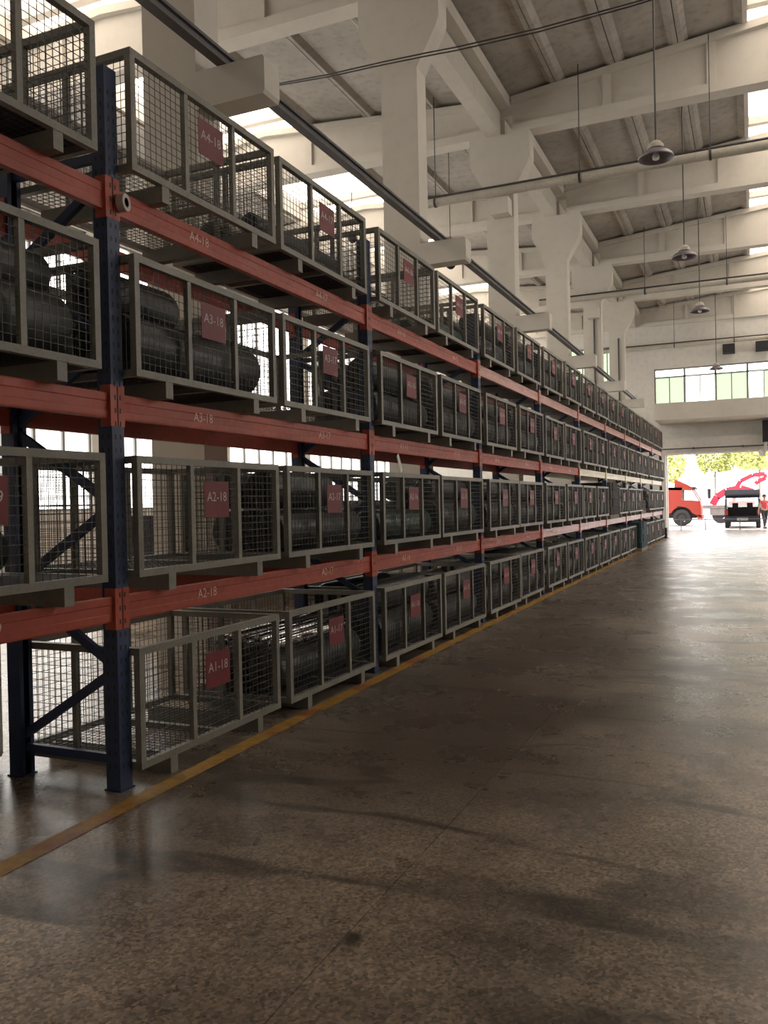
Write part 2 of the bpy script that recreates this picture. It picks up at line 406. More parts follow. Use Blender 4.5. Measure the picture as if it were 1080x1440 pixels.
# columns with flared heads, crane brackets
for i in range(1, 8):
    y = CY[i]; k = i-1
    t = thing('concrete_column', (-5.325, y+.2, 0), f'tall white concrete column behind the rack, {ORD[k]} along the row', 'column', 'white columns behind the rack')
    X = lambda v: v+5.325
    poly = [(X(-5.0), 0), (X(-5.0), 8.85), (X(-4.92), 9.0), (X(-4.66), 9.45), (X(-4.6), 9.6), (X(-4.6), 10.2), (X(-6.05), 10.2), (X(-6.05), 9.6), (X(-5.99), 9.45), (X(-5.73), 9.0), (X(-5.65), 8.85), (X(-5.65), 0)]
    MB().prism(poly, 'y', -.2, .2).obj('shaft', M_conc, t)
    MB().prism([(X(-5.0), 5.56), (X(-4.23), 5.56), (X(-4.21), 5.60), (X(-4.21), 5.90), (X(-4.23), 5.93), (X(-5.0), 5.93)], 'y', -.2, .08).obj('crane_bracket', M_conc, t)
    if i in (5-1, 7-1):
        MB().box(X(-5.46), X(-5.04), -.55, -.2, 8.25, 8.62).obj('pipe_bracket', M_conc, t)
    if i == 6 or i == 7:
        MB().tube((X(-5.25), -.25, .2), (X(-5.25), -.25, 8.6), .032).obj('downpipe', M_rail, t)
    if i < 8:
        tt = thing('eaves_beam', (-5.45, y+3.3, 10.1), f'white longitudinal beam between column heads, {ORD[k]} along the row', 'beam', 'longitudinal beams on the column heads')
        MB().box(-.17, .17, -2.9, 2.85, 0.1, .62).obj('lower_beam', M_conc, tt)
        MB().box(-.06, .40, -2.9, 2.85, .68, .95).obj('gutter_ledge', M_conc, tt)
# the crane rail on the brackets
t = thing('crane_rail', (-4.69, 19, 5.93), 'long dark steel rail lying on the column brackets above the rack', 'rail')
MB().prism([(-.055, 0), (.055, 0), (.055, .02), (.02, .03), (.02, .09), (.045, .1), (.045, .13), (-.045, .13), (-.045, .1), (-.02, .09), (-.02, .03), (-.055, .02)], 'y', -24, 19.5).obj('rail_profile', M_rail, t)
for y in [CY[i]+.2-19 for i in range(1, 8)]:
    MB().box(-.11, .11, -.09+y, .09+y, 0, .025).obj('rail_clip', M_dark, t)
# far end: gallery slab and door lintel
MB().box(-4.15, XR, 41.0, 43.98, 5.24, 5.42).box(-4.15, XR, 41.0, 41.25, 5.42, 6.02).obj('trim_2', M_conc, kind='structure')
MB().box(-4.4, XR, 43.55, 44.0, 3.76, 4.56).obj('trim_3', M_wall, kind='structure')
MB().box(-5.0, -3.92, 43.6, 44.0, 0, 3.76).obj('trim_4', M_wall, kind='structure')
t = thing('door_pipe', (2, 43.3, 4.0), 'thin dark pipe running along the lintel above the doorway', 'pipe')
MB().tube((-6.1, 0, 0), (7, 0, 0), .03).obj('pipe_run', M_rail, t)
for x in (-4.6, -2.4, -.2, 2, 4.2): MB().box(x-.03, x+.03, -.05, .25, -.05, .05).obj('pipe_clip', M_rail, t)
# ground outside
MB().box(-60, 70, YF+.4, 160, -.25, -.02).obj('ground', M_ground, kind='structure')

# ------------------------------------------------------------------ pallet rack
D0, BAY = 3.777, 3.49
BZ = [1.11, 2.265, 3.445]                    # tops of the three beam levels
rack = thing('pallet_rack', (-3.75, 19.5, 0), 'long four-level pallet rack with blue uprights and orange beams beside the aisle', 'rack')
RX, RY = -3.75, 19.5
def up_post(front):
    b = MB(); x0, x1 = (-.10, 0) if front else (0, .10)
    fx = 0 if front else 0
    H = 4.11
    # open channel: face, two returns, lips
    b.box(-.05, .05, -.05, -.044, 0, H); b.box(-.05, .05, .044, .05, 0, H)
    b.box(.044 if front else -.05, .05 if front else -.044, -.044, .044, 0, H)
    lx = -.05 if front else .044
    b.box(lx, lx+.006, -.044, -.02, 0, H); b.box(lx, lx+.006, .02, .044, 0, H)
    return b.mesh('upright_post', M_blue)
PF, PB = up_post(True), up_post(False)
slots = MB()
for k in range(52):
    z = .14+k*.075
    for yy in (-.02, .02): slots.box(.0495, .0512, yy-.006, yy+.006, z-.014, z+.014)
    for xx in (-.022, .022): slots.box(xx-.006, xx+.006, -.0512, -.0495, z-.014, z+.014)
slots = slots.mesh('slot_holes', M_black)
foot = MB().box(-.06, .06, -.06, .06, 0, .008).mesh('foot_plate', M_blue)
bz = [(.17, 'h')] + [(.25+.47*q, .25+.47*q+.41, 'up' if q % 2 == 0 else 'dn') for q in range(7)] + [(3.62, 'h')]
FX, BX = -3.356, -4.11
for i in range(-1, 10):
    y = D0+BAY*i
    for x, me in ((FX, PF), (BX, PB)):
        p = put('upright_post', me, rack, loc=(x-RX, y-RY, 0))
        q = put('foot_plate', foot, p)
        if x == FX and i < 6: put('slot_holes', slots, p, 'stuff')
        if i == 0 and x == FX: MB().box(-.02, .02, -.02, .02, 4.1, 4.13).obj('post_cap', M_dark, p)
    for e in bz:
        if e[-1] == 'h': a, b_ = (FX-.05, e[0]), (BX+.05, e[0])
        elif e[-1] == 'up': a, b_ = (BX+.04, e[0]), (FX-.04, e[1])
        else: a, b_ = (FX-.04, e[0]), (BX+.04, e[1])
        MB().bar((a[0]-RX, y-RY, a[1]), (b_[0]-RX, y-RY, b_[1]), .035, .05, (0, 0, 1)).obj('frame_brace', M_blue, rack)
for i in range(-1, 9):
    ya, yb = D0+BAY*i+.052, D0+BAY*(i+1)-.052
    for lv, zt in enumerate(BZ):
        m = M_orange
        if lv == 1 and i >= 4: m = M_cream
        if lv == 0 and i >= 3 or lv == 2 and i >= 2: m = M_orange_lit  # far beams: light from the door is put into their paint
        for x, fr in ((FX+.005, 1), (BX, 0)):
            b = MB(); s = 1 if fr else -1
            # stepped beam profile: proud face with a rebate on the inside top
            poly = [(-.022*s, -.145), (.025*s, -.145), (.027*s, -.135), (.027*s, -.1), (.024*s, -.095), (.024*s, -.05), (.027*s, -.045), (.027*s, -.006), (.025*s, 0), (.0, 0), (0, -.025), (-.022*s, -.025)]
            b.prism([(px, pz) for px, pz in poly], 'y', ya-(ya+yb)/2, yb-(ya+yb)/2)
            o = b.obj('load_beam', m, rack); o.location = (x-RX, (ya+yb)/2-RY, zt)
            for yy in (ya, yb):
                s2 = 1 if yy == ya else -1; cy = yy-(ya+yb)/2
                MB().box(.03*s, .046*s, cy-.056*s2 if s2 > 0 else cy, cy if s2 > 0 else cy+.056, -.19, .045).box(-.03*s, .046*s, min(cy, cy+.006*s2), max(cy, cy+.006*s2), -.19, .045).obj('end_connector', m, o)
            if fr:
                for c in (0, 1):
                    n = 18-(2*i+c)
                    if i == -1 and c == 0: n = 20
                    if n < 1: continue
                    tx = put('beam_code', text_mesh(f'A{lv+2}-{n:02d}', .085, M_code, 'b'), o)
                    tx.location = (.0285, D0+BAY*i+.06+1.72*c+.78-(ya+yb)/2, -.072)
# loose things on the rack front
t = thing('tape_roll', (FX+.085, D0+.05, 3.36), 'white tape roll hung at the near upright on the top orange beam', 'tape')
MB().lathe((-.03, 0, 0), (1, .25, 0), [(0, .028), (0, .05), (.045, .05), (.045, .028), (0, .028)], 20, False).obj('tape_ring', M_white, t)
MB().lathe((-.028, 0, 0), (1, .25, 0), [(0, .022), (0, .028), (.042, .028), (.042, .022), (0, .022)], 20, False).obj('tape_core', M_core, t)
t = thing('paper_strip', (FX+.062, 7.86, 2.10), 'white paper strip hanging from the middle orange beam past the second upright', 'strip')
MB().bar((0, 0, 0), (0, .1, -.17), .003, .06, (0, 1, 0)).obj('strip_sheet', M_cab, t)
t = thing('post_guard', (FX+.13, D0+BAY*9+.05, 0), 'dark steel guard standing at the far end upright of the rack', 'guard')
MB().box(-.06, .06, -.16, -.14, 0, .42).box(-.06, .06, .14, .16, 0, .42).box(.04, .06, -.16, .16, 0, .42).obj('guard_shell', M_dark, t)
MB().box(-.08, .10, -.2, .2, 0, .012).obj('guard_base', M_dark, t)

# ------------------------------------------------------------------ mesh cages
CL, CD, CH, CF = 1.56, 1.0, .80, .10          # length (y), depth (-x), height, skid height
T = .042
def cage_parts():
    L = []                                     # (name, mesh, parent index, kind)
    def add(n, b, m, par=None, kind=None): L.append((n, b.mesh(n, m), par, kind)); return len(L)-1
    for y in (.30, 1.28): add('skid', MB().box(-CD+.02, -.004, y-.034, y+.034, 0, .008).box(-CD+.02, -.004, y-.034, y-.028, .008, CF).box(-CD+.02, -.004, y+.028, y+.034, .008, CF).box(-.012, -.004, y-.028, y+.028, .008, CF), M_grey)
    b = MB(); z0, z1 = CF, CF+T
    b.box(-T, 0, 0, CL, z0, z1).box(-CD, -CD+T, 0, CL, z0, z1)
    for y in (0, CL/2-T/2, CL-T): b.box(-CD+T, -T, y, y+T, z0, z1)
    base = add('base_frame', b, M_grey)
    for x in (-T, -CD):
        for y in (0, CL-T): add('corner_post', MB().box(x, x+T, y, y+T, CF+T, CH-T), M_grey)
    for x in (-T, -CD): add('top_rail', MB().box(x, x+T, 0, CL, CH-T, CH), M_grey)
    for y in (0, CL-T): add('top_rail', MB().box(-CD+T, -T, y, y+T, CH-T, CH), M_grey)
    for x in (-T+.004, -CD+.004):
        for y in (CL/3, 2*CL/3): add('middle_post', MB().box(x, x+T-.008, y-.018, y+.018, CF+T, CH-T), M_grey)
    for y in (.004, CL-T+.004): add('middle_post', MB().box(-CD/2-.018, -CD/2+.018, y, y+T-.008, CF+T, CH-T), M_grey)
    b = MB(); g = .16
    for y, s in ((T, 1), (CL-T, -1)):
        b.bar((-.022, y, CF+T+g*.6), (-.022, y+s*g*.6, CF+T), .006, .03, (1, 0, 0))
    W = .0016; st = .05
    def wires(fn, a0, a1, b0, b1):
        m_ = MB()
        n = int((a1-a0)/st)
        for k in range(1, n+1):
            a = a0+(a1-a0)*k/(n+1); fn(m_, a-W, a+W, b0, b1)
        n = int((b1-b0)/st)
        for k in range(1, n+1):
            q = b0+(b1-b0)*k/(n+1); fn(m_, a0, a1, q-W, q+W)
        return m_
    for x in (-T/2, -CD+T/2):
        add('wire_panel', wires(lambda m_, a, a2, c, c2: m_.box(x-W, x+W, a, a2, c, c2), T, CL-T, CF+T, CH-T), M_wire, None, 'stuff')
    for y in (T/2, CL-T/2):
        add('wire_panel', wires(lambda m_, a, a2, c, c2: m_.box(a, a2, y-W, y+W, c, c2), -CD+T, -T, CF+T, CH-T), M_wire, None, 'stuff')
    zf = CF+T-.008
    add('floor_mesh', wires(lambda m_, a, a2, c, c2: m_.box(a, a2, c, c2, zf-W, zf+W), -CD+T, -T, T, CL-T), M_wire, base, 'stuff')
    pl = add('code_plate', MB().box(.002, .005, .63, .90, .43, .66), M_plate)
    return L, pl
CP, PLI = cage_parts()
LV = ['the floor', 'the lowest beam', 'the middle beam', 'the top beam']
SHEET = MB().box(-CD+T+.002, -T-.002, T+.002, CL-T-.002, CF+T-.006, CF+T-.003).mesh('floor_sheet', M_dark)
def cage(lv, idx, x, y, z, rz, code, label):
    t = thing('mesh_cage', (x, y, z), label, 'cage', f'grey mesh cages on {LV[lv]}', rz)
    made = []
    for n, me, par, kind in CP:
        o = put(n, me, made[par] if par is not None else t, kind); made.append(o)
    if (lv, idx) not in EMPTY: put('floor_sheet', SHEET, made[2])
    tx = put('plate_code', text_mesh(code, .088, M_white, 'p'), made[PLI]); tx.location = (.0062, .765, .56)
    return t

# rolls: shared meshes by radius / length
_rm = {}
def roll_mesh(r, L, m, key):
    k = (round(r, 3), round(L, 2), key)
    if k not in _rm:
        e = min(.03, r*.25)
        body = MB().lathe((0, 0, 0), (0, 1, 0), [(0, r*.30), (.0, r-e), (e*.3, r-e*.3), (e, r), (L-e, r), (L-e*.3, r-e*.3), (L, r-e), (L, r*.30)], 22).mesh('roll_body', m)
        core = MB().lathe((0, -.02, 0), (0, 1, 0), [(0, r*.2), (0, r*.30), (L+.04, r*.30), (L+.04, r*.2)], 12).mesh('roll_core', M_core)
        _rm[k] = (body, core)
    return _rm[k]
NR = 0
def roll(x, y, z, r, L, m, key, label, group, core=True, name='wrapped_roll', cat='roll'):
    global NR; NR += 1
    body, c = roll_mesh(r, L, m, key)
    o = put(name, body, None, loc=(x, y, z)); tag(o, label, cat, group)
    if core: put('roll_core', c, o)
    return o
GAP = {(1, 10), (1, 14), (0, 13)}            # missing cages: (level, place along)
EMPTY = {(3, 0), (1, 0), (0, 0), (3, 2), (2, 1)}
for lv in range(4):
    z = 0 if lv == 0 else BZ[lv-1]
    for k in range(-1, 18):
        if (lv, k) in GAP or (lv == 0 and k == -1): continue
        bay, c = divmod(k, 2)
        y = D0+BAY*bay+(.06 if c == 0 else 1.75)+random.uniform(-.012, .012)-(.03 if k < 0 else 0)
        x = -3.225+random.uniform(-.02, .012); rz = random.uniform(-.008, .008)
        n = 18-k; code = f'A{lv+1}-{n:02d}'
        where = 'before the near blue upright' if k < 0 else f'{ORD[k]} past the near blue upright'
        cage(lv, k, x, y, z, rz, code, f'grey mesh cage, red plate {code}, on {LV[lv]}, {where}')
        if (lv, k) in EMPTY: continue
        zf = z+CF+T-.004; who = f'{"before the near upright" if k < 0 else "in the "+ORD[k]+" cage along"} on {LV[lv]}'
        grp = f'rolls in cage {code}'; core = k < 8
        cnt = {}
        def rl(dx, zz, r, L=1.42, dy=.07, m=M_roll, key='d', lab='dark wrapped roll'):
            pos = ('lower' if zz < r+.02 else 'upper')+(' front' if dx > -.35 else ' middle' if dx > -.5 else ' back')
            cnt[pos] = cnt.get(pos, 0)+1
            roll(x+dx, y+dy, zf+zz, r, L, m, key, f'{lab}, {pos} one {who}', grp, core)
        if (lv, k) == (2, 0):
            rl(-.25, .19, .185, 1.36, .09); rl(-.66, .19, .185, 1.36, .09); rl(-.45, .505, .165, .72, .08)
            continue
        if (lv, k) == (2, -1):
            rl(-.25, .19, .185, 1.36, .09); rl(-.66, .19, .185, 1.36, .09); rl(-.4, .49, .14, .6, .9); continue
        if (lv, k) == (1, -1):
            rl(-.66, .14, .13, 1.2, .2); continue
        if (lv, k) == (3, -1): continue
        if (lv, k) == (3, 1):
            rl(-.25, .085, .08); rl(-.42, .085, .08); rl(-.7, .16, .15, 1.4, .08, M_rollb, 'b', 'brown wrapped roll'); rl(-.33, .235, .08); continue
        if (lv, k) == (3, 3):
            rl(-.3, .13, .12, 1.0, .45, M_rollg, 'g', 'green wrapped roll'); rl(-.6, .13, .12, 1.0, .4, M_rollg, 'g', 'green wrapped roll'); continue
        if (lv, k) == (0, 1):
            rl(-.27, .17, .165); rl(-.63, .17, .165); 
            for q in range(5):
                o = roll(x-.2-.125*q, y+.06, zf+.345+.045+(q % 2)*.03, .045, 1.46, M_chrome, 'c', f'polished steel roller, {ORD[q]} from the aisle, in the second cage on the floor', 'polished rollers', True, 'steel_roller', 'roller')
            continue
        if (lv, k) == (1, 1):
            rl(-.24, .165, .16); rl(-.6, .165, .16); rl(-.28, .485, .15, 1.0, .05); rl(-.62, .48, .14, .9, .05); continue
        if (lv, k) == (1, 2):
            rl(-.22, .15, .145, 1.45, .07, M_rollg, 'g', 'green wrapped roll'); rl(-.55, .15, .145, 1.45, .07, M_rollg, 'g', 'green wrapped roll')
            continue
        # ordinary full cage
        if NR > 270: 
            rl(-.26, .20, .195); rl(-.26, .52, .125); continue
        ra = random.choice((.18, .19, .165)); rb = random.choice((.13, .15, .12))
        rl(-.25, ra+.005, ra); rl(-.27-2*ra-.02, ra+.005, ra)
        rl(-.27, 2*ra+rb+.012, rb, random.choice((1.45, 1.3, 1.2)), .08)
        if k < 12: rl(-.29-2*ra, 2*ra+rb+.012, rb, 1.4, .08)
# wrapped stacks standing in the gaps
def stack(x0, x1, y0, y1, z, h, m, label):
    t = thing('wrapped_stack', ((x0+x1)/2, (y0+y1)/2, z), label, 'stack')
    a, b = (x1-x0)/2, (y1-y0)/2
    MB().box(-a, a, -b, b, 0, .1).obj('pallet_board', M_bark, t)
    n = 4; hh = (h-.1)/n
    for k in range(n):
        i = .012 if k % 2 else 0
        MB().prism([(-a+.05+i, -b+i), (a-.05-i, -b+i), (a-i, -b+.05+i), (a-i, b-.05-i), (a-.05-i, b-i), (-a+.05+i, b-i), (-a+i, b-.05-i), (-a+i, -b+.05+i)], 'z', .1+hh*k+.003, .1+hh*(k+1)-.003).obj('bundle_layer', m, t)
    MB().box(-a-.004, a+.004, -b*.4-.02, -b*.4+.02, .1, h+.004).obj('strap', M_dark, t)
yg = lambda k: D0+BAY*(k//2)+(.06 if k % 2 == 0 else 1.75)
stack(-4.2, -3.24, yg(10)+.05, yg(10)+1.5, BZ[0], .92, M_dark, 'tall dark wrapped stack between cages on the lowest beam')
stack(-4.15, -3.3, yg(14)+.05, yg(14)+1.2, BZ[0], .45, M_dark, 'low dark wrapped stack near the far end on the lowest beam')
stack(-4.1, -3.1, yg(13)-.1, yg(13)+1.5, 0, .88, M_teal, 'dark teal wrapped stack standing in the gap between floor cages')
for q, (cx, cy, hh) in enumerate(((-8.2, 12.2, 1.5), (-9.0, 17.0, 1.7), (-8.0, 22.4, 1.45), (-8.8, 28.0, 1.8), (-8.2, 34.4, 1.6))):  # added stacks, put here to block window light across the floor
    t = thing('light_block_stack', (cx, cy, 0), f'added light-blocking stack in the side hall behind the rack, {ORD[q]} from the near end', 'stack', 'added light-blocking stacks in the side hall')
    MB().box(-1.0, 1.0, -1.9, 1.9, 0, .14).obj('pallet_board', M_bark, t)  # pallet of the added light-blocking stack
    for yy in (-.95, .95):
        MB().prism([(-.95, .14), (.95, .14), (.93, hh-.12), (.8, hh), (-.8, hh), (-.93, hh-.12)], 'y', yy-.92, yy+.92).obj('light_block_cover', M_dark, t)
# cream cabinet behind the near end of the rack
t = thing('steel_cabinet', (-4.6, 3.37, 0), 'cream steel cabinet standing behind the near end of the rack', 'cabinet')
MB().box(-.25, .23, -.49, .49, .06, 1.02).obj('cabinet_body', M_cab, t)
MB().box(-.22, .2, -.46, .46, 0, .06).obj('plinth', M_dark, t)
for s in (-1, 1):
    d = MB().box(.232, .25, min(.005*s, .48*s), max(.005*s, .48*s), .08, 1.0).obj('cabinet_door', M_cab, t)
    MB().box(.25, .275, .04*s-.01, .04*s+.01, .5, .62).obj('handle', M_dark, d)

# ------------------------------------------------------------------ pipes, lamps, cables
def cross_pipe(y, z, lab, r=.1):
    t = thing('ceiling_pipe', (2.4, y, z), lab, 'pipe', 'pipes across the hall')
    MB().tube((-9.6, 0, 0), (7.6, 0, 0), r, 16).obj('pipe_run', M_pipe, t)
    MB().tube((-9.6, 0, r+.03), (7.6, 0, r+.03), .028, 8).obj('cable_conduit', M_rail, t)
    for x in (-9.2, -5.8, -3.1, -.4, 2.4, 5.2):
        h = MB().tube((x, 0, r), (x, 0, 10.45-z+.8), .012, 6).obj('hanger_rod', M_rail, t)
        MB().lathe((x-.025, 0, 0), (1, 0, 0), [(0, r+.004), (0, r+.016), (.05, r+.016), (.05, r+.004), (0, r+.004)], 16, False).obj('pipe_clamp', M_rail, t)
cross_pipe(18.9, 8.75, 'grey pipe hung across the hall, nearest of the three')
cross_pipe(31.2, 8.98, 'grey pipe hung across the hall, middle of the three')
cross_pipe(43.4, 9.06, 'grey pipe hung across the hall by the end wall, farthest')
def lamp(y, i, z=7.1):
    t = thing('pendant_lamp', (-1.35, y, z), f'dome pendant lamp hanging over the aisle, {ORD[i]} from the camera', 'lamp', 'dome lamps over the aisle')
    MB().lathe((0, 0, 0), (0, 0, 1), [(0, .275), (.015, .28), (.05, .262), (.09, .215), (.125, .15), (.145, .08), (.14, .07), (.12, .14), (.085, .205), (.045, .252), (.012, .27), (0, .275)], 28, False).obj('shade', M_dome, t)
    MB().lathe((0, 0, .14), (0, 0, 1), [(0, .09), (.02, .13), (.08, .12), (.13, .07), (.15, .03)], 18).obj('ballast_housing', M_pipe, t)
    MB().lathe((0, 0, -.03), (0, 0, 1), [(0, .012), (.02, .05), (.06, .06), (.1, .045), (.17, .03)], 14).obj('bulb', M_bulb, t)
    MB().tube((0, 0, .28), (0, 0, roofz(-1.35)-z+.2), .014, 8).obj('drop_rod', M_rail, t)
for i, y in enumerate((14.3, 20.45, 26.6)): lamp(y, i)
lamp(38.9, 3)
def slack(name, pts, r, label):
    MBp = MB().path(pts, r, 6); o = MBp.obj(name, M_rail); tag(o, label, 'cable'); return o
cp = [(-9.6, 9.12), (-7.64, 9.02), (-6.5, 8.95), (-5.48, 8.93), (-4.74, 8.9), (-4.2, 8.87), (-2.9, 8.84), (-1.5, 8.87), (0, 8.95), (2, 9.2)]
slack('overhead_cable', [(x, 12.85, z) for x, z in cp], .012, 'thin dark cable sagging across the hall in front of a column, upper of two')
slack('overhead_cable', [(x, 12.80, z-.03-.05*math.sin((x+9.6)/11.6*math.pi)) for x, z in cp], .012, 'thin dark cable sagging across the hall in front of a column, lower of two')
for (x, y, zt, zb, lab) in ((-10.3, 21.6, 11.7, 9.05, 'small dark hook lamp hanging in the side hall over the second cage'), (-7.0, 20.5, 11.4, 7.6, 'small dark hanging hook in the side hall between the columns')):
    t = thing('hanging_hook', (x, y, zb), lab, 'hook')
    MB().tube((0, 0, .3), (0, 0, zt-zb), .01, 6).obj('hook_cord', M_rail, t)
    MB().lathe((0, 0, 0), (0, 0, 1), [(0, .05), (.05, .11), (.16, .12), (.24, .05), (.3, .03)], 12).obj('hook_block', M_dark, t)
# boxes and battens at the far end
for i, (x0) in enumerate((-.95, .5)):
    t = thing('wall_unit', (x0, 43.6, 8.5), f'small dark box high on the end wall above the window, {"left" if i == 0 else "right"} one', 'box')
    MB().box(-.27, .27, -.15, .38, 0, .42).obj('unit_body', M_dark, t)
    MB().box(-.22, .22, -.17, -.15, .05, .37).obj('grille', M_black, t)
t = thing('floodlight', (.62, 42.9, 4.05), 'white floodlight bracket and dark box at the right side of the doorway', 'lamp')
MB().box(-.16, .3, .1, .6, .1, 1.1).obj('dark_housing', M_dark, t)
MB().bar((0, .3, .1), (-.1, 0, -.35), .1).obj('bracket_arm', M_wall, t)
MB().lathe((-.1, 0, -.35), (-.6, -.6, -.4), [(0, .05), (.06, .14), (.2, .17), (.22, .15)], 16).obj('lamp_head', M_wall, t)

# ------------------------------------------------------------------ the yard outside
def wheel(par, x, y, r, wd, axis=(0, 1, 0)):
    a = Vector((x, y, r)); ax = Vector(axis)
    o = MB().lathe(a-ax*(wd/2), ax, [(0, r*.55), (0, r*.9), (wd*.12, r), (wd*.88, r), (wd, r*.9), (wd, r*.55)], 22, False).obj('tyre', M_black, par)
    MB().lathe(a-ax*(wd*.46), ax, [(0, r*.12), (.01, r*.2), (.02, r*.4), (0, r*.5), (wd*.92, r*.5), (wd*.9, r*.2)], 18).obj('wheel_hub', M_dark, o)
# red lorry, side on, heading right
t = thing('red_truck', (-4.72, 52.0, -.02), 'red lorry cab parked side on just outside the doorway', 'truck')
prof = [(-.4, .62)]
arch = []
for k in range(9):
    a = math.pi*(1-k/8); arch.append((.95+.62*math.cos(a), .52+.60*math.sin(a)))
arch = [p for p in arch if p[1] > .60]
poly = [(-.4, .62)] + arch + [(1.98, .5), (2.02, .75), (2.0, 1.2), (1.96, 1.42), (.98, 1.5), (-.4, 1.5)]
cb = MB().prism(poly, 'y', -.95, .95).prism([(-.4, 1.5), (.98, 1.5), (1.0, 2.06), (1.0, 2.22), (.3, 2.24), (-.4, 2.22)], 'y', -.95, -.89).prism([(-.4, 1.5), (.98, 1.5), (1.0, 2.06), (1.0, 2.22), (.3, 2.24), (-.4, 2.22)], 'y', .89, .95)
cb.prism([(-.4, 2.12), (1.0, 2.06), (1.5, 2.04), (1.6, 2.1), (1.5, 2.2), (.3, 2.24), (-.4, 2.22)], 'y', -.95, .95)
for sy in (-.91, .91): cb.bar((1.93, sy, 1.42), (1.55, sy, 2.1), .07)
cb.obj('cab_body', M_truckred, t)
MB().box(.1, 1.72, -.62, .62, .45, 1.3).obj('wheel_arch_liner', M_black, t)
MB().prism([(.55, 2.22), (.58, 2.68), (.75, 2.64), (1.3, 2.36), (1.52, 2.2)], 'y', -.7, .7).obj('roof_deflector', M_truckred, t)
MB().prism([(.98, 1.5), (1.8, 1.42), (1.5, 2.04), (1.0, 2.06)], 'y', -.965, -.951).obj('side_window', M_vglass, t)
MB().prism([(1.99, 1.44), (1.64, 2.1), (1.67, 2.12), (2.03, 1.45)], 'y', -.8, .8).obj('windscreen', M_vglass, t)
MB().box(.72, .92, -.975, -.952, 1.08, 1.15).obj('door_handle', M_black, t)
MB().bar((1.6, -.98, 2.1), (2.5, -1.1, 2.08), .03).bar((2.46, -1.1, 2.1), (2.46, -1.1, 1.55), .18, .1).obj('side_mirror', M_black, t)
MB().box(1.4, 1.72, -.9, .9, 2.12, 2.24).obj('sun_visor', M_black, t)
MB().box(1.8, 2.08, -.95, .95, .4, .62).obj('bumper', M_truckred, t)
MB().box(-4.2, 1.9, -.45, .45, .55, .75).obj('chassis', M_black, t)
MB().box(-4.6, -.6, -1.05, 1.05, .8, 2.2).obj('cargo_box', M_wall, t)
for y in (-.8, .8):
    wheel(t, .95, y, .48, .26); wheel(t, -2.9, y, .48, .26)
# flatbed with red lifting arms
t = thing('flatbed_truck', (-1.6, 57.0, -.02), 'grey flatbed carrying red curved lifting arms behind the open car', 'truck')
MB().box(-1.3, 5.2, -1.0, 1.0, .92, 1.12).obj('bed', M_bed, t)
MB().box(-.9, 5.0, -.35, .35, .6, .92).obj('chassis', M_bed, t)
for y in (-.8, .8):
    wheel(t, -.25, y, .5, .28); wheel(t, 3.6, y, .5, .28)
MB().box(-.85, .35, -1.02, -.6, .5, .9).obj('mudguard', M_bed, t)
def arm(name, pts, w_):
    b = MB()
    for p, q in zip(pts, pts[1:]): b.bar(p, q, w_*.8, w_)
    b.obj(name, M_craner, t)
arm('lifting_arm', [(-.75, -.3, 1.15), (-.45, -.3, 1.65), (.1, -.3, 2.0), (.9, -.3, 2.15), (1.6, -.3, 1.9)], .42)
arm('lifting_arm', [(.5, .2, 1.15), (.55, .2, 2.0), (.9, .2, 2.6), (1.6, .2, 2.95), (2.3, .2, 3.0), (2.35, .2, 2.75), (1.9, .2, 2.55), (1.75, .2, 2.4)], .26)
MB().box(.2, 1.7, -.5, .5, 1.12, 1.35).obj('arm_base', M_craner, t)
# dark car seen from behind, tailgate up
t = thing('dark_car', (-.5, 46.6, -.02), 'dark blue car seen from behind with its tailgate raised, outside the doorway', 'car')
side = [(0, .32), (.02, .95), (.35, 1.52), (.7, 1.62), (2.2, 1.6), (3.0, 1.1), (4.1, .98), (4.3, .7), (4.3, .32)]
def shell(x0, x1): return [(p, q) for p, q in side]
MB().prism([(0, .32), (0, .62), (4.3, .7), (4.3, .32)], 'x', -.84, .84).obj('sill_body', M_carbody, t)
for s in (-1, 1):
    xa, xb = sorted((s*.84, s*.74))
    MB().prism([(0.0, .62), (.04, .95), (.35, 1.5), (.55, 1.6), (.75, 1.6), (.6, 1.0), (4.3, .98), (4.3, .7)], 'x', xa, xb).obj('side_panel', M_carbody, t)
    MB().prism([(.72, 1.0), (.9, 1.55), (2.2, 1.55), (2.9, 1.02)], 'x', s*.8-.008, s*.8+.008).obj('side_window', M_vglass, t)
    MB().box(min(s*.82, s*.68), max(s*.82, s*.68), -.02, .0, .7, .95).obj('tail_lamp', M_truckred, t)
MB().prism([(.45, 1.56), (.6, 1.66), (2.2, 1.64), (2.4, 1.55)], 'x', -.78, .78).obj('roof', M_carbody, t)
MB().prism([(2.9, 1.06), (4.2, .96), (4.3, .7), (2.9, .7)], 'x', -.78, .78).obj('bonnet', M_carbody, t)
MB().prism([(2.36, 1.57), (2.95, 1.06), (2.97, 1.08), (2.38, 1.59)], 'x', -.76, .76).obj('windscreen', M_vglass, t)
MB().box(-.72, .72, .9, 1.05, .62, 1.08).obj('rear_seat', M_dark, t)
for s in (-1, 1): MB().box(s*.35-.14, s*.35+.14, .92, 1.02, 1.08, 1.3).obj('headrest', M_dark, t)
MB().box(-.8, .8, -.08, .02, .36, .62).obj('rear_bumper', M_carbody, t)
MB().box(-.26, .26, -.09, -.08, .42, .53).obj('number_plate', M_wall, t)
g = MB().prism([(.42, 1.62), (-.45, 1.98), (-.55, 1.75), (-.5, 1.7), (-.4, 1.88), (.4, 1.56)], 'x', -.82, .82).obj('tailgate', M_carbody, t)
MB().prism([(.1, 1.70), (-.4, 1.90), (-.38, 1.87), (.12, 1.67)], 'x', -.62, .62).obj('tailgate_glass', M_vglass, g)
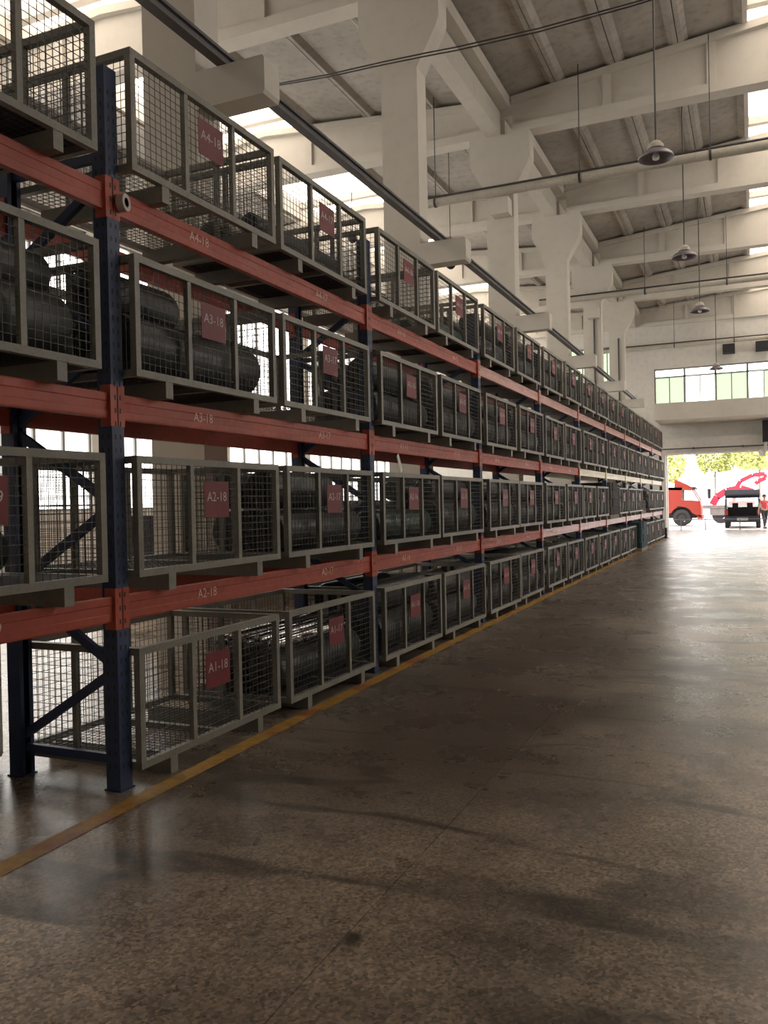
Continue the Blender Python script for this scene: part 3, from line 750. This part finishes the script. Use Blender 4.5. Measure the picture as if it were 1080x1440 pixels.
for s in (-1, 1): MB().bar((s*.74, .3, 1.45), (s*.74, -.2, 1.8), .025).obj('gas_strut', M_black, t)
for s in (-1, 1):
    for y in (.65, 3.4): wheel(t, s*.74, y, .33, .22, (1, 0, 0))
# low rail barrier across the doorway
t = thing('rail_barrier', (-1.6, 45.0, -.02), 'low thin metal rail on short posts across the doorway', 'barrier')
MB().tube((-2.4, 0, .52), (5.4, 0, .52), .022).obj('top_rail', M_rail, t)
for x in (-1.75, -.6, 1.0, 2.6, 4.2): MB().tube((x, 0, 0), (x, 0, .52), .025).box(x-.08, x+.08, -.08, .08, 0, .012).obj('barrier_post', M_rail, t)

def skin_mesh(name, verts, edges, root, m, sub=2):
    me = bpy.data.meshes.new(name); b = bmesh.new(); ly = b.verts.layers.skin.verify(); vs = []
    for i, (co, r) in enumerate(verts):
        v = b.verts.new(co); v[ly].radius = (r, r) if not isinstance(r, tuple) else r; v[ly].use_root = (i == root); vs.append(v)
    for a, c in edges: b.edges.new((vs[a], vs[c]))
    b.to_mesh(me); b.free()
    o = bpy.data.objects.new(name, me); COL.objects.link(o)
    md = o.modifiers.new('s', 'SKIN'); md.use_smooth_shade = True
    m2 = o.modifiers.new('u', 'SUBSURF'); m2.levels = sub; m2.render_levels = sub
    dg = bpy.context.evaluated_depsgraph_get(); out = bpy.data.meshes.new_from_object(o.evaluated_get(dg))
    bpy.data.objects.remove(o); out.polygons.foreach_set('use_smooth', [True]*len(out.polygons))
    out.materials.clear(); out.materials.append(m); return out
def person(loc, rz):
    t = thing('person', loc, 'person in a red shirt and dark trousers walking beside the dark car', 'person', None, rz)
    V = []; E = []
    def v(x, y, z, r): V.append(((x, y, z), r)); return len(V)-1
    def ch(p, *pts):
        for q in pts:
            n = v(*q); E.append((p, n)); p = n
        return p
    pel = v(0, 0, .92, .11)
    ch_ = ch(pel, (0, .01, 1.05, .12), (0, .01, 1.22, .135), (0, 0, 1.36, .10))
    ch(ch_, (0, .0, 1.44, .05), (0, .01, 1.50, .065), (0, .02, 1.58, .085), (0, .015, 1.66, .07))
    hands = {}
    for s in (-1, 1):
        sw = .12*s
        e = ch(ch_, (.15*s, 0, 1.36, .06), (.20*s, .02-sw*.2, 1.24, .05), (.23*s, .0-sw*.5, 1.08, .04), (.235*s, .04-sw*1.2, .86, .027))
        pm = ch(e, (.235*s, .05-sw*1.3, .80, .032)); 
        for q, (dx, ln) in enumerate(((-.024, .07), (-.008, .085), (.008, .08), (.024, .062))):
            ch(pm, (.235*s+.5*dx, .055-sw*1.3+dx, .76, .010), (.235*s-.01*s, .06-sw*1.3+dx, .76-ln*.6, .009), (.235*s-.025*s, .06-sw*1.3+dx, .76-ln, .008))
        ch(pm, (.225*s, .085-sw*1.3, .785, .011), (.22*s, .1-sw*1.3, .745, .009))
        ch(pel, (.085*s, 0, .86, .095), (.09*s, .03+sw*.3, .66, .075), (.09*s, .05+sw*.8, .48, .055), (.09*s, .02+sw*1.5, .28, .05), (.09*s, -.02+sw*2.0, .09, .035), (.095*s, .06+sw*2.0, .04, .035), (.1*s, .15+sw*2.0, .035, .03))
    put('body', skin_mesh('body', V, E, 0, M_skin), t)
    def grow(ids, d, nm, m):
        mp = {i: k for k, i in enumerate(ids)}
        vv = [(V[i][0], V[i][1]+d) for i in ids]; ee = [(mp[a], mp[c]) for a, c in E if a in mp and c in mp]
        put(nm, skin_mesh(nm, vv, ee, 0, m), t)
    near = lambda f: [i for i, (co, r) in enumerate(V) if f(co, r)]
    grow(near(lambda c, r: (abs(c[0]) < .19 and .9 < c[2] < 1.40) or (abs(c[0]) > .13 and c[2] > 1.2 and c[2] < 1.4)), .014, 'shirt', M_shirt)
    grow(near(lambda c, r: c[2] < .97 and abs(c[0]) < .13 and r > .033 and c[2] > .06), .012, 'trousers', M_trouser)
    for s in (-1, 1):
        sw = .12*s; MB().prism([(-.06+sw*2, 0), (.2+sw*2, 0), (.2+sw*2, .04), (.1+sw*2, .09), (-.06+sw*2, .1)], 'x', .095*s-.045, .095*s+.045).obj('shoe', M_black, t)
    hd = MB().lathe((0, .005, 1.60), (0, -.15, 1), [(0, .098), (.05, .1), (.09, .085), (.125, .05), (.135, .01)], 16).obj('hair', M_hair, t)
    fc = MB().lathe((0, .095, 1.565), (0, 1, -.2), [(0, .022), (.03, .008)], 8); fc.obj('nose', M_skin, t)
    for s in (-1, 1):
        MB().lathe((.033*s, .085, 1.595), (0, 1, 0), [(0, .012), (.012, .006)], 8).obj('eye', M_hair, t)
        MB().lathe((.085*s, .01, 1.58), (s, 0, 0), [(0, .028), (.015, .022)], 8).obj('ear', M_skin, t)
    MB().box(-.025, .025, .086, .098, 1.525, 1.533).obj('mouth', M_truckred, t)
person((.52, 46.2, -.02), R(200))

# trees beyond the yard
def leaves(n, rx, rz):
    b = MB()
    for k in range(n):
        th = random.uniform(0, 6.283); ph = math.acos(random.uniform(-.8, 1)); rr = random.uniform(.55, 1)**.5
        lump = 1+.22*math.sin(3*th+1.3)*math.sin(2*ph)
        c = Vector((rx*rr*lump*math.sin(ph)*math.cos(th), rx*rr*lump*math.sin(ph)*math.sin(th), rz*rr*math.cos(ph)))
        a = Vector((random.gauss(0, 1), random.gauss(0, 1), random.gauss(0, 1))).normalized(); q = a.orthogonal().normalized(); s_ = random.uniform(.16, .3)
        i = len(b.v); b.v += [tuple(c-a*s_), tuple(c+q*s_*.5), tuple(c+a*s_), tuple(c-q*s_*.5)]; b.f.append((i, i+1, i+2, i+3))
    return b.mesh('foliage', M_leaf, False)
LF = [leaves(2200, 2.4, 1.9), leaves(2200, 2.0, 2.2)]
tn = ['leftmost', 'second from left', 'third from left', 'fourth from left', 'rightmost']
for i, (x, y, h) in enumerate(((-8.4, 88, 4.6), (-3.6, 95, 6.0), (.6, 86, 5.6), (4.6, 95, 6.2), (9.6, 90, 5.2))):
    t = thing('leafy_tree', (x, y, -.02), f'light green leafy tree beyond the yard, {tn[i]} of the row', 'tree', 'trees beyond the yard')
    MB().lathe((0, 0, 0), (0, 0, 1), [(0, .2), (.3, .15), (h-1.5, .1), (h, .04)], 10).bar((0, 0, h-2), (.9, .2, h-.4), .08).bar((0, 0, h-2.4), (-.8, -.3, h-.6), .08).obj('trunk', M_bark, t)
    o = put('foliage', LF[i % 2], t, 'stuff', (0, 0, h)); o.rotation_euler.z = i*1.3
